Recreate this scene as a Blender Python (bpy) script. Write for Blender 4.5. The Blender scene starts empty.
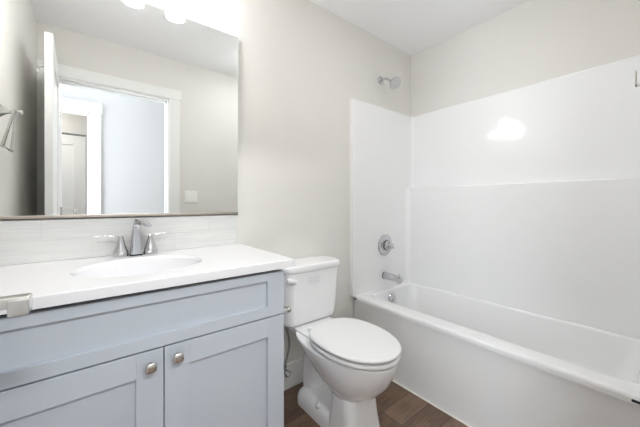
import bpy, bmesh, math, random
from mathutils import Vector, Matrix

PI = math.pi
random.seed(4)
S = bpy.context.scene
C = S.collection

# ------------------------------------------------------------------ camera
cam = bpy.data.cameras.new('camera')
cam.sensor_width = 36.0
cam.lens = 16.01
cam.shift_y = -0.0159
cam.clip_start = 0.01
camo = bpy.data.objects.new('camera', cam)
C.objects.link(camo)
camo.location = (0, 0, 1.127)
camo.rotation_euler = (PI/2, 0, -math.radians(38.33))
S.camera = camo

# ------------------------------------------------------------------ world, exposure, added fill lights
W = bpy.data.worlds.new('world')
S.world = W
W.use_nodes = True
W.node_tree.nodes['Background'].inputs[0].default_value = (.9, .95, 1, 1)
W.node_tree.nodes['Background'].inputs[1].default_value = 0.3
S.view_settings.view_transform = 'Standard'
S.view_settings.look = 'None'
S.view_settings.exposure = 0.15
S.view_settings.gamma = 1.0
S.view_settings.use_curve_mapping = False
S.cycles.max_bounces = 12
S.cycles.diffuse_bounces = 8
S.cycles.glossy_bounces = 6
S.cycles.use_denoising = True
S.cycles.caustics_reflective = False
S.cycles.caustics_refractive = False
S.cycles.sample_clamp_indirect = 6.0

SHADE_EMIT = 37.0        # frosted shades of the vanity light
ADDED_HALL_DOME_EMIT = 0.8   # added hall ceiling lamp
ADDED_DOME_EMIT = 20.5   # added bathroom ceiling lamp
FAR_FILL = 16.0
HALL_DOOR_FILL = 6.6
HALL_END_FILL = 62.0         # added fill from the end of the hallway

def area(name, loc, rot, sx, sy, power, col):
    l = bpy.data.lights.new(name, 'AREA')
    l.shape = 'RECTANGLE'; l.size = sx; l.size_y = sy
    l.energy = power; l.color = col
    o = bpy.data.objects.new(name, l)
    C.objects.link(o); o.location = loc; o.rotation_euler = rot
    return o
# added unseen fill at the hallway end, standing in for daylight
area('hall_end_fill', (-1.28, -.57, 1.05), (0, -PI/2, 0), 1.6, .85, HALL_END_FILL, (.86, .93, 1.0))

# added unseen fill standing in for a hall lamp, aimed through the doorway
hw_ = area('hall_door_fill', (.16, -.95, 2.405), (math.radians(56), 0, 0), .6, .07, HALL_DOOR_FILL, (.96, .98, 1))
hw_.data.spread = math.radians(100)   # narrowed to keep the hall wall dim

area('far_room_fill', (-.9, -1.75, 2.40), (math.radians(-20), 0, 0), .5, .3, FAR_FILL, (1.0, .97, .92))  # added unseen fill to brighten the room across the hall

# ------------------------------------------------------------------ materials
def mat(name, col, rough=.5, metal=0.0, spec=.5, coat=0.0, bump=None, emit=None):
    m = bpy.data.materials.new(name); m.use_nodes = True
    nt = m.node_tree; b = nt.nodes['Principled BSDF']
    b.inputs['Base Color'].default_value = (*col, 1)
    b.inputs['Roughness'].default_value = rough
    b.inputs['Metallic'].default_value = metal
    b.inputs['Specular IOR Level'].default_value = spec
    b.inputs['Coat Weight'].default_value = coat
    b.inputs['Coat Roughness'].default_value = .06
    if emit:
        b.inputs['Emission Color'].default_value = (*emit[0], 1)
        b.inputs['Emission Strength'].default_value = emit[1]
    if bump:
        tc = nt.nodes.new('ShaderNodeTexCoord')
        n = nt.nodes.new('ShaderNodeTexNoise')
        n.inputs['Scale'].default_value = bump[0]
        n.inputs['Detail'].default_value = 3
        nt.links.new(tc.outputs['Object'], n.inputs['Vector'])
        bp = nt.nodes.new('ShaderNodeBump')
        bp.inputs['Strength'].default_value = bump[1]
        bp.inputs['Distance'].default_value = bump[2]
        nt.links.new(n.outputs['Fac'], bp.inputs['Height'])
        nt.links.new(bp.outputs['Normal'], b.inputs['Normal'])
    return m

def lin(r, g, b):
    f = lambda c: (c/255/12.92) if c <= 10 else ((c/255+.055)/1.055)**2.4
    return (f(r), f(g), f(b))

M = {}
M['wall'] = mat('warm_white_wall_paint', lin(223, 221, 216), .7, spec=.25, bump=(160, .25, .002))
M['hall_wall'] = mat('hall_wall_paint', lin(214, 215, 217), .6, bump=(160, .2, .002))
M['ceiling'] = mat('textured_ceiling_paint', lin(246, 246, 247), .8, bump=(90, .5, .004))
M['trim'] = mat('white_trim_paint', lin(236, 236, 234), .35)
M['door'] = mat('white_door_paint', lin(238, 238, 236), .35)
M['acrylic'] = mat('white_acrylic', lin(238, 238, 238), .09, spec=.5, coat=.3)
M['china'] = mat('white_vitreous_china', lin(242, 242, 243), .08, coat=.4)
M['seat'] = mat('white_seat_plastic', lin(238, 238, 238), .22)
M['counter'] = mat('white_cultured_marble', lin(238, 238, 240), .18, coat=.2)
M['paint'] = mat('blue_grey_cabinet_paint', lin(198, 205, 214), .42)
M['gap'] = mat('dark_gap_shade', lin(28, 29, 32), .8)
M['chrome'] = mat('polished_chrome', (.60, .60, .62), .07, 1.0)
M['nickel'] = mat('satin_nickel', (.70, .685, .66), .25, 1.0)
M['channel'] = mat('brushed_nickel_channel', (.55, .49, .44), .38, 1.0)
M['mirror'] = mat('mirror_silver', (.93, .94, .93), .0, 1.0)
M['glassedge'] = mat('polished_glass_edge', lin(225, 235, 230), .1)
M['slot_shade'] = mat('dark_slot_shade', lin(30, 30, 32), .6)
M['braid'] = mat('braided_steel', (.35, .35, .36), .35, .9, bump=(900, .8, .002))
M['switch'] = mat('white_switch_plastic', lin(240, 240, 236), .3)
M['print'] = mat('grey_print', lin(216, 216, 218), .5)
M['spray'] = mat('grey_spray_face', lin(196, 196, 196), .3)
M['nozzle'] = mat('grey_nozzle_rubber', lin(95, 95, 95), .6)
M['caulk'] = mat('white_caulk', lin(238, 234, 226), .5)
M['shade'] = mat('lit_frosted_glass', lin(250, 247, 240), .3, emit=((.985, .99, 1), SHADE_EMIT))
M['added_dome'] = mat('added_ceiling_lens', lin(250, 248, 244), .3, emit=((.97, .985, 1), ADDED_DOME_EMIT))
M['dome'] = mat('added_opal_glass', lin(250, 248, 244), .3, emit=((1, .96, .9), ADDED_HALL_DOME_EMIT))

def tile_mat():
    m = mat('pale_grey_wall_tile', lin(218, 218, 216), .28, coat=.2)
    nt = m.node_tree; b = nt.nodes['Principled BSDF']
    tc = nt.nodes.new('ShaderNodeTexCoord')
    mp = nt.nodes.new('ShaderNodeMapping'); mp.inputs['Scale'].default_value = (3, 1, 60)
    n = nt.nodes.new('ShaderNodeTexNoise'); n.inputs['Scale'].default_value = 2.5; n.inputs['Detail'].default_value = 5
    r = nt.nodes.new('ShaderNodeValToRGB')
    r.color_ramp.elements[0].position = .3; r.color_ramp.elements[0].color = (*lin(211, 211, 209), 1)
    r.color_ramp.elements[1].position = .7; r.color_ramp.elements[1].color = (*lin(222, 222, 220), 1)
    nt.links.new(tc.outputs['Object'], mp.inputs['Vector']); nt.links.new(mp.outputs[0], n.inputs['Vector'])
    nt.links.new(n.outputs['Fac'], r.inputs[0]); nt.links.new(r.outputs[0], b.inputs['Base Color'])
    return m
M['tile'] = tile_mat()
M['grout'] = mat('pale_grout', lin(203, 203, 201), .8)

def floor_mat():
    m = mat('brown_wood_plank', lin(110, 84, 66), .42)
    nt = m.node_tree; b = nt.nodes['Principled BSDF']
    L = nt.links.new
    tc = nt.nodes.new('ShaderNodeTexCoord')
    br = nt.nodes.new('ShaderNodeTexBrick')
    br.offset = .37; br.offset_frequency = 2
    br.inputs['Scale'].default_value = 1.0
    br.inputs['Brick Width'].default_value = 1.22
    br.inputs['Row Height'].default_value = .125
    br.inputs['Mortar Size'].default_value = .0016
    br.inputs['Mortar Smooth'].default_value = .2
    br.inputs['Bias'].default_value = 0
    br.inputs['Color1'].default_value = (0, 0, 0, 1); br.inputs['Color2'].default_value = (1, 1, 1, 1)
    L(tc.outputs['Object'], br.inputs['Vector'])
    mp = nt.nodes.new('ShaderNodeMapping'); mp.inputs['Scale'].default_value = (2.2, 22, 1)
    L(tc.outputs['Object'], mp.inputs['Vector'])
    n = nt.nodes.new('ShaderNodeTexNoise'); n.inputs['Scale'].default_value = 3; n.inputs['Detail'].default_value = 8
    n.inputs['Roughness'].default_value = .65; n.inputs['Distortion'].default_value = .6
    L(mp.outputs[0], n.inputs['Vector'])
    n2 = nt.nodes.new('ShaderNodeTexNoise'); n2.inputs['Scale'].default_value = 5.5; n2.inputs['Detail'].default_value = 4
    L(tc.outputs['Object'], n2.inputs['Vector'])
    a1 = nt.nodes.new('ShaderNodeMath'); a1.operation = 'MULTIPLY'; a1.inputs[1].default_value = .25
    L(br.outputs['Color'], a1.inputs[0])
    a2 = nt.nodes.new('ShaderNodeMath'); a2.operation = 'MULTIPLY_ADD'; a2.inputs[1].default_value = .6
    L(n.outputs['Fac'], a2.inputs[0]); L(a1.outputs[0], a2.inputs[2])
    a3 = nt.nodes.new('ShaderNodeMath'); a3.operation = 'MULTIPLY_ADD'; a3.inputs[1].default_value = .5
    L(n2.outputs['Fac'], a3.inputs[0]); L(a2.outputs[0], a3.inputs[2])
    r = nt.nodes.new('ShaderNodeValToRGB')
    e = r.color_ramp.elements
    e[0].position = .38; e[0].color = (*lin(70, 54, 44), 1)
    e[1].position = .95; e[1].color = (*lin(150, 124, 102), 1)
    k = e.new(.62); k.color = (*lin(110, 87, 70), 1)
    L(a3.outputs[0], r.inputs[0])
    mx = nt.nodes.new('ShaderNodeMix'); mx.data_type = 'RGBA'
    L(br.outputs['Fac'], mx.inputs[0]); L(r.outputs[0], mx.inputs[6]); mx.inputs[7].default_value = (*lin(66, 51, 41), 1)
    L(mx.outputs[2], b.inputs['Base Color'])
    bp = nt.nodes.new('ShaderNodeBump'); bp.inputs['Strength'].default_value = .25; bp.inputs['Distance'].default_value = .002
    L(n.outputs['Fac'], bp.inputs['Height']); L(bp.outputs[0], b.inputs['Normal'])
    return m
M['floor'] = floor_mat()

# ------------------------------------------------------------------ helpers
def obj(name, bm, m, parent=None, smooth=None, bevel=None):
    """link a bmesh as one object; smooth = auto-smooth angle in degrees"""
    bmesh.ops.recalc_face_normals(bm, faces=bm.faces)
    me = bpy.data.meshes.new(name)
    if smooth is not None:
        lim = math.radians(smooth)
        for f in bm.faces: f.smooth = True
        for e in bm.edges:
            if len(e.link_faces) != 2 or e.calc_face_angle(0) > lim: e.smooth = False
    bm.to_mesh(me); bm.free()
    if isinstance(m, (list, tuple)):
        for x in m: me.materials.append(x)
    else:
        me.materials.append(m)
    o = bpy.data.objects.new(name, me); C.objects.link(o)
    if smooth is not None:
        wn = o.modifiers.new('weighted_normals', 'WEIGHTED_NORMAL'); wn.keep_sharp = True; wn.weight = 50
    if parent is not None: o.parent = parent
    return o

def tag(o, label, cat, group=None, kind=None):
    o['label'] = label; o['category'] = cat
    if group: o['group'] = group
    if kind: o['kind'] = kind
    return o

def thing(name, label, cat, loc=(0, 0, 0), group=None):
    o = bpy.data.objects.new(name, None); C.objects.link(o)
    o.empty_display_size = .05
    o.location = loc
    return tag(o, label, cat, group)

def struct(name, bm, m, label, cat, parent=None, smooth=None):
    o = obj(name, bm, m, parent, smooth)
    if parent is None: tag(o, label, cat, None, 'structure')
    return o

def box(bm, x0, x1, y0, y1, z0, z1, bev=0, seg=2):
    vs = [bm.verts.new((x, y, z)) for x in (x0, x1) for y in (y0, y1) for z in (z0, z1)]
    idx = [(0, 1, 3, 2), (4, 6, 7, 5), (0, 4, 5, 1), (2, 3, 7, 6), (0, 2, 6, 4), (1, 5, 7, 3)]
    fs = [bm.faces.new([vs[i] for i in q]) for q in idx]
    if bev > 0:
        es = list({e for f in fs for e in f.edges})
        bmesh.ops.bevel(bm, geom=es, offset=bev, segments=seg, profile=.5, affect='EDGES', clamp_overlap=True)
    return bm

def B(*a, **k):
    return box(bmesh.new(), *a, **k)

def loft(bm, rings, cap0=True, cap1=True, closed=True):
    vr = [[bm.verts.new(p) for p in r] for r in rings]
    n = len(vr[0])
    for a, b in zip(vr[:-1], vr[1:]):
        for i in range(n if closed else n-1):
            j = (i+1) % n
            bm.faces.new((a[i], a[j], b[j], b[i]))
    if cap0: bm.faces.new(vr[0])
    if cap1: bm.faces.new(list(reversed(vr[-1])))
    return vr

def rr(x0, x1, y0, y1, r, n=6):
    """rounded rectangle outline, counter-clockwise"""
    pts = []
    for cx, cy, a0 in ((x1-r, y1-r, 0), (x0+r, y1-r, PI/2), (x0+r, y0+r, PI), (x1-r, y0+r, 1.5*PI)):
        for i in range(n+1):
            a = a0 + PI/2*i/n
            pts.append((cx+r*math.cos(a), cy+r*math.sin(a)))
    return pts

def ringz(pts, z): return [(x, y, z) for x, y in pts]

def frame_of(d):
    d = Vector(d).normalized()
    u = d.cross(Vector((0, 0, 1)))
    if u.length < 1e-4: u = Vector((1, 0, 0))
    u.normalize(); v = u.cross(d).normalized()
    return u, v, d

def lathe(bm, origin, axis, prof, n=32):
    """prof: list of (radius, distance along axis)"""
    u, v, d = frame_of(axis); o = Vector(origin)
    rings = []
    for r, h in prof:
        r = max(r, 1e-4)
        rings.append([tuple(o + d*h + u*(r*math.cos(2*PI*i/n)) + v*(r*math.sin(2*PI*i/n))) for i in range(n)])
    loft(bm, rings)
    return bm

def spline(pts, n=8):
    """Catmull-Rom through the points"""
    P = [Vector(p) for p in pts]
    P = [P[0]*2-P[1]] + P + [P[-1]*2-P[-2]]
    out = []
    for i in range(1, len(P)-2):
        for k in range(n):
            t = k/n
            a, b, c, d = P[i-1], P[i], P[i+1], P[i+2]
            out.append(.5*((2*b)+(c-a)*t+(2*a-5*b+4*c-d)*t*t+(3*b-a-3*c+d)*t**3))
    out.append(P[-2])
    return out

def tube(bm, pts, r, n=14, sec=None):
    """sweep a circle (or the section sec, list of (a,b) scale pairs) along pts; r number or function of t"""
    P = [Vector(p) for p in pts]
    rings = []; up = None
    for i, p in enumerate(P):
        t = (P[min(i+1, len(P)-1)]-P[max(i-1, 0)]).normalized()
        if up is None:
            u, v, _ = frame_of(t)
        else:
            u = (up - t*up.dot(t)).normalized(); v = t.cross(u)
        up = u
        rad = r(i/(len(P)-1)) if callable(r) else r
        if not isinstance(rad, tuple): rad = (rad, rad)
        s = sec or [(math.cos(2*PI*k/n), math.sin(2*PI*k/n)) for k in range(n)]
        rings.append([tuple(p+u*(a*rad[0])+v*(b*rad[1])) for a, b in s])
    loft(bm, rings)
    return bm

# ------------------------------------------------------------------ room dimensions
YA, XB, XC, YD = 1.487, 2.21, -.335, .015      # back wall, right wall, left wall, door wall
H = 2.44
YH0, YE = -.10, -1.05                          # hall side of the door wall, far hall wall
DX0, DX1, DZ = -.225, .545, 2.075              # bathroom doorway
EX0, EX1 = -.85, -.038                         # opening across the hall
YF = -2.30

# structure
struct('floor', B(-1.3, XB+.1, YF-.1, YA+.1, -.06, 0), M['floor'], 'brown wood plank floor', 'floor')
struct('ceiling', B(-1.3, XB+.1, YF-.1, YA+.1, H, H+.08), M['ceiling'], 'pale grey textured ceiling', 'ceiling')
struct('wall_back', B(XC-.1, XB+.1, YA, YA+.1, 0, H), M['wall'], 'warm white wall behind vanity and toilet', 'wall')
struct('wall_right', B(XB, XB+.1, YH0, YA, 0, H), M['wall'], 'warm white wall along the bathtub', 'wall')
struct('wall_left', B(XC-.1, XC, YD, YA, 0, H), M['wall'], 'warm white wall with the towel ring', 'wall')
bm = bmesh.new()
box(bm, XC-.1, DX0, YH0, YD, 0, H); box(bm, DX1, XB, YH0, YD, 0, H); box(bm, DX0, DX1, YH0, YD, DZ, H)
struct('wall_front', bm, M['wall'], 'warm white wall with the doorway', 'wall')
bm = bmesh.new()
box(bm, -1.3, EX0, YE-.1, YE, 0, H); box(bm, EX1, XB, YE-.1, YE, 0, H); box(bm, EX0, EX1, YE-.1, YE, 2.085, H)
struct('wall_hall', bm, M['hall_wall'], 'cool white hall wall beyond the doorway', 'wall')
bm = bmesh.new()
box(bm, -1.3, -.97, YF-.1, YF, 0, H); box(bm, -.085, .5, YF-.1, YF, 0, H); box(bm, -.97, -.085, YF-.1, YF, 2.045, H)
struct('wall_far', bm, M['wall'], 'beige wall of the room across the hall', 'wall')

def casing(bm, x0, x1, z1, y, d, w=.1, head=.105, jamb=.02, yj=None):
    """craftsman door casing on the face at y, protruding by d (signed), plus jamb lining through to yj"""
    a, b = sorted((y, y+d))
    box(bm, x0-w+.008, x0+.008, a, b, 0, z1, .002, 1)
    box(bm, x1-.008, x1+w-.008, a, b, 0, z1, .002, 1)
    a2, b2 = sorted((y, y+d*1.3))
    box(bm, x0-w, x1+w+.004, a2, b2, z1-.006, z1+head, .002, 1)
    if yj is not None:
        p, q = sorted((y, yj))
        box(bm, x0, x0+jamb, p, q, 0, z1); box(bm, x1-jamb, x1, p, q, 0, z1); box(bm, x0, x1, p, q, z1-jamb, z1)
        s0 = (p+q)/2
        box(bm, x0+jamb, x0+jamb+.01, s0-.03, s0, 0, z1-jamb)
        box(bm, x1-jamb-.01, x1-jamb, s0-.03, s0, 0, z1-jamb)
        box(bm, x0+jamb, x1-jamb, s0-.03, s0, z1-jamb-.01, z1-jamb)

# bathroom door casing: the left leg is cut by the corner of the room
bm = bmesh.new()
w = .092
box(bm, XC+.001, DX0+.008, YD, YD+.013, 0, DZ, .002, 1)
box(bm, DX1-.008, DX1+w-.008, YD, YD+.013, 0, DZ-.004, .002, 1)
box(bm, XC+.001, DX1+w+.004, YD, YD+.017, DZ-.004, DZ+.085, .002, 1)
box(bm, DX0-.0005, DX0+.018, YH0, YD, 0, DZ); box(bm, DX1-.018, DX1+.0005, YH0, YD, 0, DZ); box(bm, DX0, DX1, YH0, YD, DZ-.018, DZ+.0005)
box(bm, DX1-.03, DX1-.018, -.07, -.035, 0, DZ-.018); box(bm, DX0+.018, DX1-.018, -.07, -.035, DZ-.03, DZ-.018)
struct('trim_1', bm, M['trim'], 'white casing around the bathroom doorway', 'door casing')
bm = bmesh.new()
casing(bm, EX0, EX1, 2.085, YE, .016, yj=YE-.1)
struct('trim_2', bm, M['trim'], 'white casing of the opening across the hall', 'door casing')
bm = bmesh.new()
casing(bm, -.97, -.085, 2.045, YF, .014, w=.06, yj=None)
struct('trim_3', bm, M['wall'], 'pale casing of the far door seen through the hall opening', 'door casing')

def baseboard(bm, x0, x1, y0, y1, h=.14):
    box(bm, x0, x1, y0, y1, 0, h, .003, 1)
struct('baseboard_back', B(.585, 1.450, YA-.014, YA, 0, .15, .003, 1), M['trim'], 'white baseboard behind the toilet', 'baseboard')
struct('baseboard_front', B(DX1+.09, 1.478, YD, YD+.012, 0, .14, .003, 1), M['trim'], 'white baseboard right of the doorway', 'baseboard')
struct('baseboard_hall', B(EX1+.1, XB, YE, YE+.014, 0, .14, .003, 1), M['trim'], 'white baseboard along the hall wall', 'baseboard')
struct('trim_4', B(1.4735, 1.486, .03, YA-.016, 0, .008, .003, 1), M['caulk'], 'thin white sealant strip at foot of the bathtub', 'trim')

# ------------------------------------------------------------------ doors
def panel_door(bm, w, h, t=.036, stile=.115):
    """two-panel door in local coordinates: x 0..w, y 0..t"""
    box(bm, 0, stile, 0, t, 0, h, .002, 1); box(bm, w-stile, w, 0, t, 0, h, .002, 1)
    for z0, z1 in ((0, .2), (.86, 1.0), (h-stile, h)):
        box(bm, stile, w-stile, 0, t, z0, z1, .002, 1)
    for z0, z1 in ((.2, .86), (1.0, h-stile)):
        box(bm, stile, w-stile, .010, t-.010, z0, z1)

dl = bpy.data.objects.new('door_1', None)
bm = bmesh.new(); panel_door(bm, .742, 2.05)
bpy.data.objects.remove(dl)
door = struct('door_1', bm, M['door'], 'white bathroom door standing open against the left wall', 'door')
ang = math.radians(88.0)
door.matrix_world = Matrix.Translation((DX0+.016, YD+.019, .012)) @ Matrix.Rotation(ang, 4, 'Z')
# lever set, in door coordinates: room-side face is y = 0 (towards +x of the room), hinge at x = 0
def lever_bm(side):
    """square lever on one door face; side -1 = face y 0, +1 = face y .036"""
    b = bmesh.new()
    s = side; y0 = 0 if s < 0 else .036
    def yy(a, c): return sorted((y0+s*a, y0+s*c))
    lx, lz = .672, .947
    a, c = yy(0, .008); box(b, lx-.031, lx+.031, a, c, lz-.031, lz+.031, .002, 2)      # square rose
    a, c = yy(.006, .100); box(b, lx-.022, lx+.001, a, c, lz-.006, lz+.0125, .003, 2)    # neck
    a, c = yy(.075, .1005); box(b, lx-.032, lx+.0015, a, c, lz-.017, lz+.010, .003, 2)  # arm
    return b
lv = obj('door_lever', lever_bm(-1), M['nickel'], door, 40); lv['label'] = 'satin nickel square lever handle'
for z in (.25, 1.02, 1.80):
    b = bmesh.new(); box(b, -.012, .0, -.004, .03, z-.045, z+.045, .001, 1)
    lathe(b, (-.006, -.006, z-.045), (0, 0, 1), [(.006, 0), (.006, .09)], 10)
    obj('hinge', b, M['nickel'], door, 40)
b = bmesh.new(); box(b, .7415, .7435, .006, .030, .93, .995, .0005, 1); box(b, .7425, .7465, .012, .024, .952, .973, .001, 1)
obj('latch_plate', b, M['nickel'], door, 40)
# robe hook on the wall side of the door
b = bmesh.new()
box(b, .670, .715, .036, .040, 1.83, 1.90, .0015, 1)
for zz in (1.845,):
    tube(b, spline([(.6925, .039, 1.875), (.6925, .055, 1.868), (.6925, .066, 1.85), (.6925, .064, 1.835), (.6925, .058, 1.842)], 4), .005, 8)
hk = obj('robe_hook', b, M['nickel'], door, 40)

bm = bmesh.new(); panel_door(bm, .845, 2.01, stile=.135)
d2 = struct('door_2', bm, M['door'], 'off white panelled door seen beyond the hall opening', 'door')
d2.location = (-.95, YF-.05, .01)
obj('door_lever', lever_bm(1), M['nickel'], d2, 40).location = (.07, 0, 0)

# ------------------------------------------------------------------ vanity
VX0, VX1, VY = XC+.003, .582, .965      # left, right, front plane of doors
vt = thing('vanity_cabinet', 'blue grey shaker vanity cabinet with two doors under the white countertop', 'cabinet', (.12, 1.2, 0))
vt_inv = Matrix.Translation(-Vector(vt.location))
def vpart(name, bm, m, smooth=None, parent=vt):
    o = obj(name, bm, m, parent, smooth)
    if parent is vt: o.matrix_parent_inverse = vt_inv
    return o
bm = bmesh.new()
box(bm, VX0, VX0+.018, VY+.019, YA-.002, 0, .875); box(bm, VX1-.018, VX1, VY+.019, YA-.002, 0, .875, .001, 1)
box(bm, VX0, VX1-.018, YA-.02, YA-.003, .09, .875); box(bm, VX0, VX1-.018, VY+.03, YA-.02, .09, .108)
box(bm, VX0+.018, VX0+.08, VY, VY+.019, .095, .868, .001, 1)                      # filler stile by the wall
box(bm, VX0+.018, VX1-.018, VY+.07, VY+.085, 0, .092)                            # toe board
vpart('carcass', bm, M['paint'], None)
vpart('gap_shade_sheet', B(VX0+.018, VX1-.0185, VY+.0225, VY+.026, .1, .8745), M['gap'])  # dark sheet paints the shade in the gaps between the fronts
def shaker(x0, x1, z0, z1, st, rt, rb, t=.0205):
    b = bmesh.new()
    y0, y1 = VY, VY+t
    box(b, x0, x0+st, y0, y1, z0, z1, .0006, 1); box(b, x1-st, x1, y0, y1, z0, z1, .0006, 1)
    box(b, x0+st, x1-st, y0, y1, z1-rt, z1, .0006, 1); box(b, x0+st, x1-st, y0, y1, z0, z0+rb, .0006, 1)
    box(b, x0+st-.002, x1-st+.002, y0+.012, y1-.002, z0+rb-.002, z1-rt+.002)
    return b
DL, DM = VX0+.082, .1635
vpart('drawer_front', shaker(DL, VX1, .6975, .863, .07, .031, .038), M['paint'])
def knob():
    """squared mushroom knob, axis along -y from the origin"""
    b = bmesh.new()
    rings = []
    for s, y in ((.009, 0), (.0075, -.004), (.0065, -.012), (.0085, -.016), (.0140, -.0185), (.0152, -.0215), (.0150, -.0245), (.0125, -.027), (.006, -.0285)):
        p = 2 if abs(y) < .015 else 2.8
        ring = []
        for i in range(32):
            a = 2*PI*i/32; c, d = math.cos(a), math.sin(a)
            k = (abs(c)**p+abs(d)**p)**(-1/p)
            ring.append((s*k*c, y, s*k*d))
        rings.append(ring)
    loft(b, rings)
    return b
dr = vpart('door', shaker(DL, DM-.0015, .10, .6925, .07, .0715, .07), M['paint'])
kn = obj('knob', knob(), M['nickel'], dr, 50); kn.location = (.1265, VY, .652)
dr = vpart('door', shaker(DM+.0015, VX1, .10, .6925, .07, .0715, .07), M['paint'])
kn2 = kn.copy(); C.objects.link(kn2); kn2.parent = dr; kn2.location = (.199, VY, .658)

# countertop with integral oval basin
CT, CB = .907, .877
CX0, CX1, CY0, CY1 = XC+.002, .622, .943, YA-.002
SX, SY, SA, SB = .137, 1.203, .197, .166
ct = thing('countertop', 'white vanity countertop with a moulded oval sink', 'countertop', (.137, 1.2, CB))
ci = Matrix.Translation(-Vector(ct.location))
bm = bmesh.new()
N = 64
def oval(a, b, z, n=N): return [(SX+a*math.cos(2*PI*i/n), SY+b*math.sin(2*PI*i/n), z) for i in range(n)]
def outer(z, g=0):
    """project the oval directions onto the slab outline"""
    out = []
    x0, x1, y0, y1 = CX0+g, CX1-g, CY0+g, CY1-g
    for i in range(N):
        a = 2*PI*i/N; c, s = math.cos(a), math.sin(a)
        k = 1e9
        if c > 1e-6: k = min(k, (x1-SX)/c)
        if c < -1e-6: k = min(k, (x0-SX)/c)
        if s > 1e-6: k = min(k, (y1-SY)/s)
        if s < -1e-6: k = min(k, (y0-SY)/s)
        out.append([SX+c*k, SY+s*k, z])
    for cx, cy in ((x0, y0), (x0, y1), (x1, y0), (x1, y1)):   # snap the nearest point to every corner
        j = min(range(N), key=lambda q: (out[q][0]-cx)**2+(out[q][1]-cy)**2)
        out[j][0], out[j][1] = cx, cy
    return [tuple(p) for p in out]
rings = [outer(CB), outer(CT-.005), outer(CT-.0015, .0015), outer(CT, .005)]
rings += [oval(SA+.006, SB+.006, CT), oval(SA, SB, CT-.0025), oval(SA-.006, SB-.006, CT-.010)]
vr = loft(bm, rings, cap0=False, cap1=False)
# underside around the bowl
rim = vr[-1]
low = [bm.verts.new((v.co.x, v.co.y, CB)) for v in rim]
for i in range(N):
    j = (i+1) % N
    bm.faces.new((vr[0][j], vr[0][i], low[i], low[j]))
    bm.faces.new((rim[i], rim[j], low[j], low[i]))
o = obj('slab', bm, M['counter'], ct, 35); o.matrix_parent_inverse = ci
bm = bmesh.new()
rings = []
for k, z in ((1, -.0098), (.975, -.035), (.95, -.065), (.90, -.095), (.80, -.120), (.6, -.135), (.35, -.142), (.13, -.145)):
    rings.append(oval((SA-.006)*k, (SB-.006)*k, CT+z))
loft(bm, rings, cap0=False)
o = obj('basin', bm, M['counter'], ct, 60); o.matrix_parent_inverse = ci
bm = bmesh.new(); lathe(bm, (SX, SY, CT-.146), (0, 0, 1), [(.024, 0), (.030, .002), (.031, .004), (.026, .0055), (.018, .004), (.004, .005)], 28)
o = obj('drain', bm, M['chrome'], ct, 40); o.matrix_parent_inverse = ci

# tile backsplash: two courses of 3 x 12 inch tile in running bond
bs0, bs1 = CT+.001, 1.0655
bm = bmesh.new()
hz = (bs1-bs0)/2
for row in (0, 1):
    x = -.158-.305 if row == 1 else -.010-.305*2
    while x < .6:
        a, b2 = max(x+.0005, XC+.002), min(x+.305-.0005, .603)
        if b2-a > .002:
            box(bm, a, b2, YA-.0085, YA-.001, bs0+row*hz+.0005, bs0+(row+1)*hz-.0005, .0006, 1)
        x += .305
tiles = set(bm.faces)
box(bm, XC+.002, .6025, YA-.0078, YA-.0005, bs0, bs1)
for f in bm.faces: f.material_index = 0 if f in tiles else 1
tag(obj('backsplash', bm, [M['tile'], M['grout']]), 'pale grey tile backsplash between countertop and mirror', 'backsplash')

# mirror, leaning out a hair at the top, standing in a metal channel
mz0, mz1 = 1.072, 2.021
mt = thing('mirror', 'large frameless wall mirror above the vanity', 'mirror', (.135, YA, mz0))
mi = Matrix.Translation(-Vector(mt.location))
bm = bmesh.new()
x0, x1 = XC+.004, .606
yb, yt = YA-.0085, YA-.0155
pl = []
g = .0035
def my(z): return yb+(yt-yb)*(z-mz0)/(mz1-mz0)
fr = [(x0, mz0), (x1, mz0), (x1, mz1), (x0, mz1)]
fi = [(x0+g, mz0), (x1-g, mz0), (x1-g, mz1-g), (x0+g, mz1-g)]
back = [bm.verts.new((x, my(z)+.0055, z)) for x, z in fr]
side = [bm.verts.new((x, my(z)+.0012, z)) for x, z in fr]
front = [bm.verts.new((x, my(z), z)) for x, z in fi]
bm.faces.new(front)
for i in range(4):
    j = (i+1) % 4
    f = bm.faces.new((front[i], front[j], side[j], side[i])); f.material_index = 1
    f = bm.faces.new((side[i], side[j], back[j], back[i])); f.material_index = 1
f = bm.faces.new(back[::-1]); f.material_index = 1
o = obj('mirror_glass', bm, [M['mirror'], M['glassedge']], mt); o.matrix_parent_inverse = mi
bm = bmesh.new()
box(bm, x0, .604, YA-.0135, YA-.001, 1.0660, 1.0715, .0008, 1); box(bm, x0, .604, YA-.0135, YA-.0105, 1.0660, 1.0815, .0006, 1)
o = obj('bottom_channel', bm, M['channel'], mt); o.matrix_parent_inverse = mi
o['label'] = 'brushed nickel channel under the glass'

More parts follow.
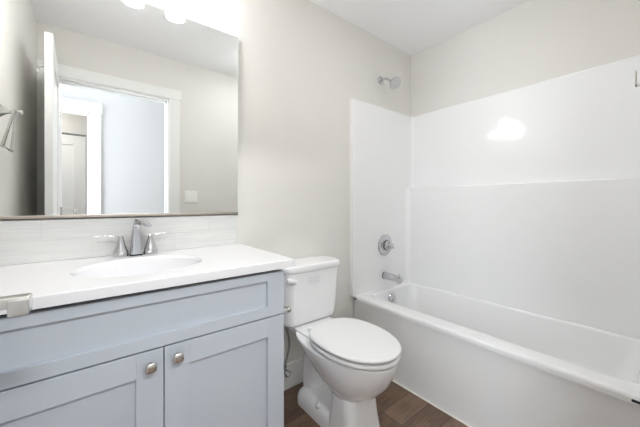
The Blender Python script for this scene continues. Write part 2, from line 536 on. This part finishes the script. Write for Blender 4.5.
# faucet: tapered square spout and two bell handles with thin levers
fz = CT
ft = thing('faucet', 'chrome two handle faucet on the countertop behind the sink', 'faucet', (.137, 1.435, fz))
bm = bmesh.new()
path = [(0, .004, .0), (0, .003, .04), (0, .001, .085), (.001, -.006, .120), (.006, -.024, .141), (.017, -.055, .144), (.032, -.096, .130)]
sq = [((abs(math.cos(a))**.45)*math.copysign(1, math.cos(a)), (abs(math.sin(a))**.45)*math.copysign(1, math.sin(a))) for a in [2*PI*k/24 for k in range(24)]]
def sr(t):
    if t < .5:
        k = .026-.024*t
        return (k*.95, k)
    q = (t-.5)/.5
    return (.014+.003*q, .014-.008*q)
tube(bm, spline(path, 6), sr, sec=sq)
obj('spout', bm, M['chrome'], ft, 45)
for s in (-1, 1):
    bm = bmesh.new()
    lathe(bm, (s*.0535, 0, .0005), (0, 0, 1), [(.0275, 0), (.0278, .014), (.0265, .015), (.0265, .018), (.0240, .026), (.0185, .042), (.0135, .060), (.0098, .076), (.0095, .082), (.006, .085)], 28)
    h = obj('handle', bm, M['chrome'], ft, 40)
    bm = bmesh.new()
    pts = spline([(s*.0500, 0, .078), (s*.075, 0, .0845), (s*.105, -.002, .089), (s*.138, -.004, .088)], 5)
    tube(bm, pts, lambda t: (.0065-.002*t, .0034-.0016*t), 12)
    obj('lever', bm, M['chrome'], h, 50)

# vanity light over the mirror: back plate, arms, three bell shades (built in the lamp section below)
vl = thing('vanity_light', 'three shade vanity light on the wall above the mirror', 'wall light', (.14, YA, 2.225))
bm = bmesh.new(); box(bm, -.26, .26, -.024, -.0005, -.055, .055, .006, 2)
obj('back_plate', bm, M['nickel'], vl, 40)
for k in (-1, 0, 1):
    bm = bmesh.new()
    tube(bm, spline([(k*.18, -.02, .0), (k*.18, -.07, .02), (k*.18, -.115, .018), (k*.18, -.132, -.005), (k*.18, -.132, -.03)], 5), .007, 10)
    lathe(bm, (k*.18, -.132, -.015), (0, 0, -1), [(.012, 0), (.024, .006), (.026, .022), (.02, .024)], 20)
    a = obj('arm', bm, M['nickel'], vl, 40)
    bm = bmesh.new()
    lathe(bm, (k*.18, -.132, -.036), (0, 0, -1), [(.027, 0), (.033, .012), (.038, .035), (.041, .065), (.043, .095), (.044, .122), (.041, .122), (.039, .09), (.035, .05), (.028, .02), (.01, .012)], 32)
    obj('lamp_shade', bm, M['shade'], vl, 50)

# towel ring on the left wall
tr = thing('towel_ring', 'satin nickel towel ring on the wall beside the mirror', 'towel ring', (XC, 1.135, 1.525))
bm = bmesh.new()
loft(bm, [[(x, y*s, z*s) for y, z in ((-1, -1), (1, -1), (1, 1), (-1, 1))] for x, s in ((.0005, .030), (.006, .030), (.008, .027), (.030, .013), (.045, .009), (.050, .008))])
lathe(bm, (.048, 0, 0), (1, 0, 0), [(.006, 0), (.006, .022), (.010, .025), (.010, .032), (.006, .035)], 16)
obj('wall_post', bm, M['nickel'], tr, 40)
bm = bmesh.new()
ringpts = [(.060, -.015, .004), (.060, .015, .004), (.035, .085, -.165), (.035, -.085, -.165)]
for a, b2 in zip(ringpts, ringpts[1:]+ringpts[:1]):
    tube(bm, [a, b2], .0050, 8, sec=[(1, 1), (-1, 1), (-1, -1), (1, -1)])
obj('ring', bm, M['nickel'], tr, 30)

# light switch on the door wall
sw = thing('light_switch', 'white double rocker light switch beside the doorway', 'light switch', (.73, YD, 1.17))
obj('cover_plate', B(-.058, .058, .0005, .006, -.057, .057, .002, 2), M['switch'], sw, 40)
for s in (-1, 1):
    bm = bmesh.new(); box(bm, s*.024-.0165, s*.024+.0165, .005, .0085, -.033, .033, .001, 1)
    obj('rocker', bm, M['switch'], sw)

# ------------------------------------------------------------------ toilet
TX = .998
tl = thing('toilet', 'white two piece toilet between the vanity and bathtub', 'toilet', (TX, YA, 0))
def T(p): return (p[0], -p[1], p[2])           # local: x across, f out from the wall, z up
def egg(hw, fb, ff, z, fc=None, pb=2.6, pf=2.05, n=48):
    """bowl outline: back end fb, front end ff, half width hw"""
    fc = fc if fc is not None else fb+(ff-fb)*.47
    out = []
    for i in range(n):
        a = 2*PI*i/n; c, s = math.cos(a), math.sin(a)
        p = pf if s > 0 else pb
        cc = math.copysign(abs(c)**(2/p), c); ss = math.copysign(abs(s)**(2/p), s)
        out.append(T((hw*cc, fc+(ff-fc)*ss if s > 0 else fc+(fc-fb)*ss, z)))
    return out
bm = bmesh.new()
# bowl
loft(bm, [egg(.088, .42, .560, .195), egg(.104, .385, .592, .222), egg(.128, .335, .640, .255), egg(.153, .27, .682, .305), egg(.170, .20, .711, .36),
          egg(.178, .14, .722, .395), egg(.181, .12, .726, .412), egg(.180, .12, .726, .420), egg(.175, .125, .721, .4235)])
# front pedestal
def ped(hw, fb, ff, z, r): return [T((x, f, z)) for x, f in rr(-hw, hw, fb, ff, r)]
loft(bm, [ped(.117, .37, .612, 0, .05), ped(.116, .375, .610, .012, .05), ped(.109, .395, .594, .03, .05), ped(.103, .405, .578, .12, .05), ped(.100, .41, .570, .19, .05), ped(.085, .42, .550, .235, .045)])
# rear foot with the bolts
loft(bm, [ped(.105, .118, .47, 0, .05), ped(.106, .118, .47, .035, .05), ped(.099, .125, .465, .060, .05), ped(.084, .14, .46, .077, .045), ped(.06, .16, .45, .085, .03)])
# trapway
tube(bm, spline([T((0, .45, .12)), T((0, .40, .19)), T((0, .33, .27)), T((0, .245, .305)), T((0, .18, .265)), T((0, .158, .17)), T((0, .17, .04))], 6),
     lambda t: (.064, .054), 20)
# deck under the tank
loft(bm, [ped(.070, .10, .33, .335, .04), ped(.105, .07, .33, .375, .05), ped(.125, .05, .33, .405, .05), ped(.128, .045, .33, .432, .05), ped(.122, .05, .325, .437, .05)])
obj('bowl', bm, M['china'], tl, 50)
# bolt caps
for s in (-1, 1):
    bm = bmesh.new(); lathe(bm, T((s*.084, .322, .074)), (s*.5, 0, 1), [(.017, -.012), (.017, .006), (.0145, .013), (.008, .0175), (.001, .019)], 20)
    obj('bolt_cap', bm, M['seat'], tl, 60)
# tank
def tank(hw, f0, f1, z, r=.05, bow=.012):
    out = []
    for x, f in rr(-hw, hw, f0, f1, r, 8):
        if f > (f0+f1)/2: f += bow*(1-(x/hw)**2)
        out.append(T((x, f, z)))
    return out
bm = bmesh.new()
TR = .03
loft(bm, [tank(.165, .045, .150, .441, .04), tank(.176, .035, .164, .448, .04), tank(.182, .028, .170, .47, .045), tank(.189, .018, .180, .60, .045), tank(.193, .014, .184, .742, .045)])
tk = obj('tank', bm, M['china'], tl, 45)
bm = bmesh.new()
loft(bm, [tank(.194, .012, .188, .742, .05), tank(.202, .008, .194, .747, .05), tank(.204, .006, .196, .758, .05), tank(.204, .006, .196, .770, .05), tank(.200, .009, .192, .779, .048), tank(.19, .018, .182, .783, .04)])
obj('tank_lid', bm, M['china'], tl, 50)
# flush lever, front left of the tank
bm = bmesh.new()
lathe(bm, T((-.178, .179, .708)), T((0, 1, 0)), [(.016, 0), (.016, .006), (.011, .010), (.011, .016)], 20)
tube(bm, spline([T((-.198, .196, .712)), T((-.178, .203, .711)), T((-.148, .204, .699))], 5), lambda t: (.008+.002*t, .010+.003*t), 14)
fl = obj('flush_lever', bm, M['seat'], tl, 50)
# faint printed notice on the tank
bm = bmesh.new()
random.seed(9)
for r in range(5):
    x = -.060
    while x < .020:
        w = random.uniform(.006, .016); f = .1845+.012*(1-(x/.19)**2)+.0004
        z = .712-r*.009
        vs = [bm.verts.new(T((a, f-(0 if i < 2 else 0)-( .742-zz)*.03, zz))) for i, (a, zz) in enumerate(((x, z), (min(x+w, .025), z), (min(x+w, .025), z-.0045), (x, z-.0045)))]
        bm.faces.new(vs)
        x += w+.0035
obj('printed_notice', bm, M['print'], tk)
# seat and lid
def eslab(bm, hw, fb, ff, z0, z1, dome=0):
    g = .035
    rings = [egg(hw-g, fb+g, ff-g, z0, pb=2.7), egg(hw-.004, fb+.004, ff-.004, z0+.001, pb=2.7), egg(hw, fb, ff, z0+.006, pb=2.7), egg(hw, fb, ff, z1-.007, pb=2.7), egg(hw-.004, fb+.004, ff-.004, z1-.002, pb=2.7), egg(hw-.012, fb+.012, ff-.012, z1, pb=2.7)]
    if dome:
        for k, d in ((.7, .6), (.4, .9), (.12, 1)):
            rings.append([(x*k, y*k-(1-k)*(fb+(ff-fb)*.47), z1+dome*d) for x, y, z in egg(hw-.012, fb+.012, ff-.012, z1, pb=2.7)])
    loft(bm, rings)
bm = bmesh.new(); eslab(bm, .183, .268, .733, .4310, .4500)
obj('seat', bm, M['seat'], tl, 50)
bm = bmesh.new(); eslab(bm, .184, .263, .736, .4580, .476, .004)
obj('seat_lid', bm, M['seat'], tl, 50)
for s in (-1, 1):
    bm = bmesh.new(); box(bm, s*.075-.026, s*.075+.026, -.275, -.240, .436, .462, .007, 3)
    obj('seat_hinge', bm, M['seat'], tl, 50)

# water supply: stop valve on the wall and a braided hose to the tank
sv = thing('supply_valve', 'chrome stop valve with braided hose on the wall behind the toilet', 'valve', (.868, YA, .15))
bm = bmesh.new()
lathe(bm, (0, -.0005, 0), (0, -1, 0), [(.03, 0), (.028, .004), (.010, .007), (.009, .045), (.014, .047), (.014, .075), (.008, .078)], 20)
lathe(bm, (0, -.06, .0), (0, 0, 1), [(.008, 0), (.008, .02), (.011, .022), (.011, .034), (.006, .036)], 14)
obj('valve_body', bm, M['chrome'], sv, 40)
bm = bmesh.new(); lathe(bm, (0, -.076, 0), (0, -1, 0), [(.006, 0), (.006, .008), (.017, .010), (.019, .018), (.012, .024)], 16)
obj('valve_handle', bm, M['chrome'], sv, 40)
bm = bmesh.new(); tube(bm, spline([(0, -.06, .034), (.012, -.062, .08), (.022, -.068, .13), (.018, -.075, .19), (.0, -.08, .25), (-.012, -.082, .286)], 6), .006, 10)
obj('hose', bm, M['braid'], sv, 60)

# toilet paper holder on the vanity's end panel
tp = thing('toilet_paper_holder', 'satin nickel paper holder on the end panel of the vanity', 'paper holder', (VX1, 1.075, .69))
for s in (-1, 1):
    bm = bmesh.new()
    lathe(bm, (.0005, s*.075, 0), (1, 0, 0), [(.022, 0), (.022, .005), (.012, .010), (.009, .022), (.008, .034), (.011, .037), (.0125, .043), (.011, .049), (.006, .052)], 20)
    obj('post', bm, M['nickel'], tp, 40)
bm = bmesh.new(); lathe(bm, (.043, -.066, 0), (0, 1, 0), [(.007, 0), (.007, .132)], 14)
obj('roller', bm, M['nickel'], tp, 40)

# ------------------------------------------------------------------ bathtub and surround
TB0, TB1, TY0, TY1 = 1.484, XB-.003, YD+.003, YA-.003
tz = .458
bm = bmesh.new()
def tub(x0, x1, y0, y1, r, z): return ringz(rr(x0, x1, y0, y1, r, 8), z)
loft(bm, [tub(TB0+.004, TB1, TY0, TY1, .012, 0.0), tub(TB0+.004, TB1, TY0, TY1, .012, tz-.040), tub(TB0-.008, TB1, TY0, TY1, .012, tz-.034),
          tub(TB0-.008, TB1, TY0, TY1, .012, tz-.016), tub(TB0-.005, TB1, TY0, TY1, .014, tz-.006), tub(TB0+.004, TB1, TY0, TY1, .018, tz),
          tub(TB0+.083, 2.104, .078, YA-.075, .05, tz), tub(TB0+.092, 2.098, .084, YA-.083, .052, tz-.004), tub(TB0+.099, 2.092, .09, YA-.089, .055, tz-.018),
          tub(TB0+.115, 2.07, .14, YA-.115, .10, .25), tub(TB0+.135, 2.05, .19, YA-.135, .11, .13), tub(TB0+.165, 2.02, .24, YA-.165, .11, .09), tub(TB0+.21, 1.98, .40, YA-.21, .10, .075)], cap0=False)
tb = thing('bathtub', 'white alcove bathtub with a plain apron', 'bathtub', (1.84, .75, 0))
o = obj('tub_shell', bm, M['acrylic'], tb, 40); o.matrix_parent_inverse = Matrix.Translation(-Vector(tb.location))
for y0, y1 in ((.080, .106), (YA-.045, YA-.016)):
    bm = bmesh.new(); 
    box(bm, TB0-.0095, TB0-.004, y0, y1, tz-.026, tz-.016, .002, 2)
    o = obj('apron_slot', bm, M['slot_shade'], tb, 40); o.matrix_parent_inverse = Matrix.Translation(-Vector(tb.location))  # dark block paints the shade inside an apron notch
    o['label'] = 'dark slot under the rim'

# surround: U-shaped panel set, thicker below the ledge
def uplan(ea, eb, ed, r, x0):
    """inner outline from the left edge of the back wall round to the door wall"""
    ya, xb, yd = YA-ea, XB-eb, YD+ed
    pts = [(x0, ya)]
    for i in range(9):
        a = PI/2-PI/2*i/8
        pts.append((xb-r+r*math.cos(a), ya-r+r*math.sin(a)))
    for i in range(9):
        a = -PI/2*i/8
        pts.append((xb-r+r*math.cos(a), yd+r+r*math.sin(a)))
    pts.append((x0, yd))
    return pts
SXL = 1.451
bm = bmesh.new()
e = .0015
outw = [(SXL, YA-e)] + [(XB-e, YA-e)]*9 + [(XB-e, YD+e)]*9 + [(SXL, YD+e)]
lo = (.034, .100, .066, .035); up = (.034, .032, .066, .018)
rings = [ringz(uplan(*lo, SXL), tz+.0004), ringz(uplan(.034, .100, .066, .035, SXL), 1.2515), ringz(uplan(.034, .099, .066, .035, SXL), 1.254),
         ringz(uplan(.034, .0965, .066, .034, SXL), 1.2555), ringz(uplan(.034, .036, .066, .02, SXL), 1.2575), ringz(uplan(*up, SXL), 1.266),
         ringz(uplan(*up, SXL), 1.876), ringz(uplan(.030, .028, .062, .018, SXL), 1.884)]
vr = loft(bm, rings, cap0=False, cap1=False, closed=False)
top = [bm.verts.new((x, y, 1.886)) for x, y in outw]
for i in range(len(top)-1):
    try: bm.faces.new((vr[-1][i], vr[-1][i+1], top[i+1], top[i]))
    except ValueError: pass
# flange returns at both open edges
for idx, y in ((0, YA-e), (-1, YD+e)):
    col = [r[idx] for r in vr]
    b0 = [bm.verts.new((SXL, y, v.co.z)) for v in col]
    for i in range(len(col)-1): bm.faces.new((col[i], col[i+1], b0[i+1], b0[i]))
bmesh.ops.remove_doubles(bm, verts=bm.verts, dist=1e-5)
sr_ = thing('tub_surround', 'glossy white three wall tub surround with a ledge', 'tub surround', (1.84, .75, tz))
o = obj('wall_panel', bm, M['acrylic'], sr_, 40); o.matrix_parent_inverse = Matrix.Translation(-Vector(sr_.location))

# nickel bracket at the tub end
bm = bmesh.new()
ye = YD+.066
box(bm, 1.520, 1.552, ye+.0004, ye+.004, 1.550, 1.606, .001, 1)
box(bm, 1.524, 1.548, ye+.0004, ye+.020, 1.550, 1.555, .001, 1)
box(bm, 1.524, 1.548, ye+.0155, ye+.020, 1.550, 1.604, .001, 1)
tag(obj('wall_bracket', bm, M['nickel']), 'small nickel U-shaped hook high on the tub end panel', 'bracket')

# ------------------------------------------------------------------ shower and tub fittings
ys = YA-.034
va = thing('shower_valve', 'round chrome shower valve on the panel above the tub spout', 'shower valve', (1.803, ys, .797))
bm = bmesh.new(); lathe(bm, (0, -.0004, 0), (0, -1, 0), [(.084, 0), (.084, .003), (.080, .008), (.070, .012), (.055, .013), (.048, .011), (.040, .014), (.034, .018)], 48)
obj('trim_plate', bm, M['chrome'], va, 30)
bm = bmesh.new()
lathe(bm, (0, -.016, 0), (0, -1, 0), [(.033, 0), (.033, .010), (.026, .014), (.022, .03), (.024, .034), (.024, .052), (.019, .057)], 32)
obj('hub', bm, M['chrome'], va, 35)
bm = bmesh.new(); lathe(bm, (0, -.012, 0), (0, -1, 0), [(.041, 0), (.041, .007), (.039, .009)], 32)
obj('dark_reflection_ring', bm, M['nozzle'], va, 35)  # added ring paints the dark reflection around the hub
bm = bmesh.new(); tube(bm, spline([(.0, -.060, .0), (.010, -.068, -.008), (.022, -.072, -.018)], 5), lambda t: (.012-.004*t, .010-.004*t), 12)
obj('handle', bm, M['chrome'], va, 50)

sp = thing('tub_spout', 'chrome tub spout on the panel above the tub rim', 'tub spout', (1.800, ys, .556))
bm = bmesh.new()
tube(bm, spline([(0, -.0005, 0), (0, -.05, 0), (0, -.11, -.003), (0, -.155, -.012)], 6), lambda t: (.029-.004*t, .030-.006*t), 22)
lathe(bm, (0, -.137, -.011), (0, .1, -1), [(.019, 0), (.018, .022), (.013, .022), (.012, .012)], 18)
obj('spout_body', bm, M['chrome'], sp, 40)
bm = bmesh.new(); lathe(bm, (0, -.140, .010), (0, 0, 1), [(.004, 0), (.004, .014), (.008, .016), (.008, .022), (.004, .024)], 12)
obj('diverter_knob', bm, M['chrome'], sp, 40)

ov = thing('overflow_cover', 'round chrome overflow cover inside the tub below the spout', 'overflow cover', (1.806, YA-.102, .393))
bm = bmesh.new(); ax = (0, -1, .08)
lathe(bm, (0, .004, 0), ax, [(.037, 0), (.038, .006), (.034, .012), (.020, .014), (.012, .016)], 28)
obj('cover', bm, M['chrome'], ov, 35)
bm = bmesh.new(); tube(bm, [(0, -.012, -.004), (0, -.022, -.016), (0, -.026, -.028)], .005, 10)
obj('trip_lever', bm, M['chrome'], ov, 50)

sh = thing('shower_fitting', 'chrome shower head on a bent arm above the surround', 'shower head', (1.795, YA, 2.110))
bm = bmesh.new(); lathe(bm, (0, -.0005, 0), (0, -1, 0), [(.032, 0), (.031, .004), (.022, .010), (.012, .014)], 28)
obj('flange', bm, M['chrome'], sh, 35)
bm = bmesh.new(); tube(bm, spline([(0, -.008, 0), (0, -.045, .0), (0, -.075, -.014), (0, -.100, -.040)], 6), .0095, 14)
obj('arm', bm, M['chrome'], sh, 50)
bm = bmesh.new(); hx = Vector((-.12, -.80, -.55)).normalized()
lathe(bm, (0, -.098, -.038), hx, [(.011, 0), (.016, .006), (.016, .018), (.013, .022), (.018, .030), (.036, .044), (.0455, .052), (.047, .058), (.046, .066), (.043, .068)], 36)
hd = obj('head', bm, M['chrome'], sh, 35)
bm = bmesh.new()
lathe(bm, Vector((0, -.098, -.038))+hx*.0665, hx, [(.0405, 0), (.0405, .002), (.038, .0028)], 32)
face = obj('spray_face', bm, M['spray'], hd, 35)
bm = bmesh.new()
u, v, d = frame_of(hx)
for rad, n in ((.012, 6), (.022, 10), (.032, 16)):
    for i in range(n):
        p = Vector((0, -.098, -.038))+hx*.069+u*(rad*math.cos(2*PI*i/n))+v*(rad*math.sin(2*PI*i/n))
        lathe(bm, p, hx, [(.0028, -.002), (.0022, .002)], 6)
obj('spray_nozzles', bm, M['nozzle'], hd, 35)

# ------------------------------------------------------------------ added hall ceiling lamp, unseen
hl = thing('added_ceiling_light', 'added unseen round opal ceiling light in the hall', 'ceiling light', (.25, -.58, H))
bm = bmesh.new(); lathe(bm, (0, 0, -.0005), (0, 0, -1), [(.17, 0), (.17, .02), (.165, .025)], 36)
obj('base', bm, M['nickel'], hl, 35)
bm = bmesh.new(); lathe(bm, (0, 0, -.024), (0, 0, -1), [(.160, 0), (.158, .02), (.14, .045), (.10, .065), (.05, .075), (.01, .077)], 36)
obj('glass_dome', bm, M['dome'], hl, 50)

# ------------------------------------------------------------------ added bathroom ceiling lamp, unseen, to brighten the room
rl = thing('added_ceiling_light', 'added unseen flush round ceiling light over the bathroom floor', 'ceiling light', (1.21, .56, H))
bm = bmesh.new(); lathe(bm, (0, 0, -.0005), (0, 0, -1), [(.165, 0), (.165, .012), (.160, .016)], 36)
obj('base', bm, M['switch'], rl, 35)
bm = bmesh.new(); lathe(bm, (0, 0, -.0155), (0, 0, -1), [(.155, 0), (.152, .012), (.13, .026), (.09, .036), (.04, .040), (.01, .041)], 36)
obj('glass_dome', bm, M['added_dome'], rl, 50)
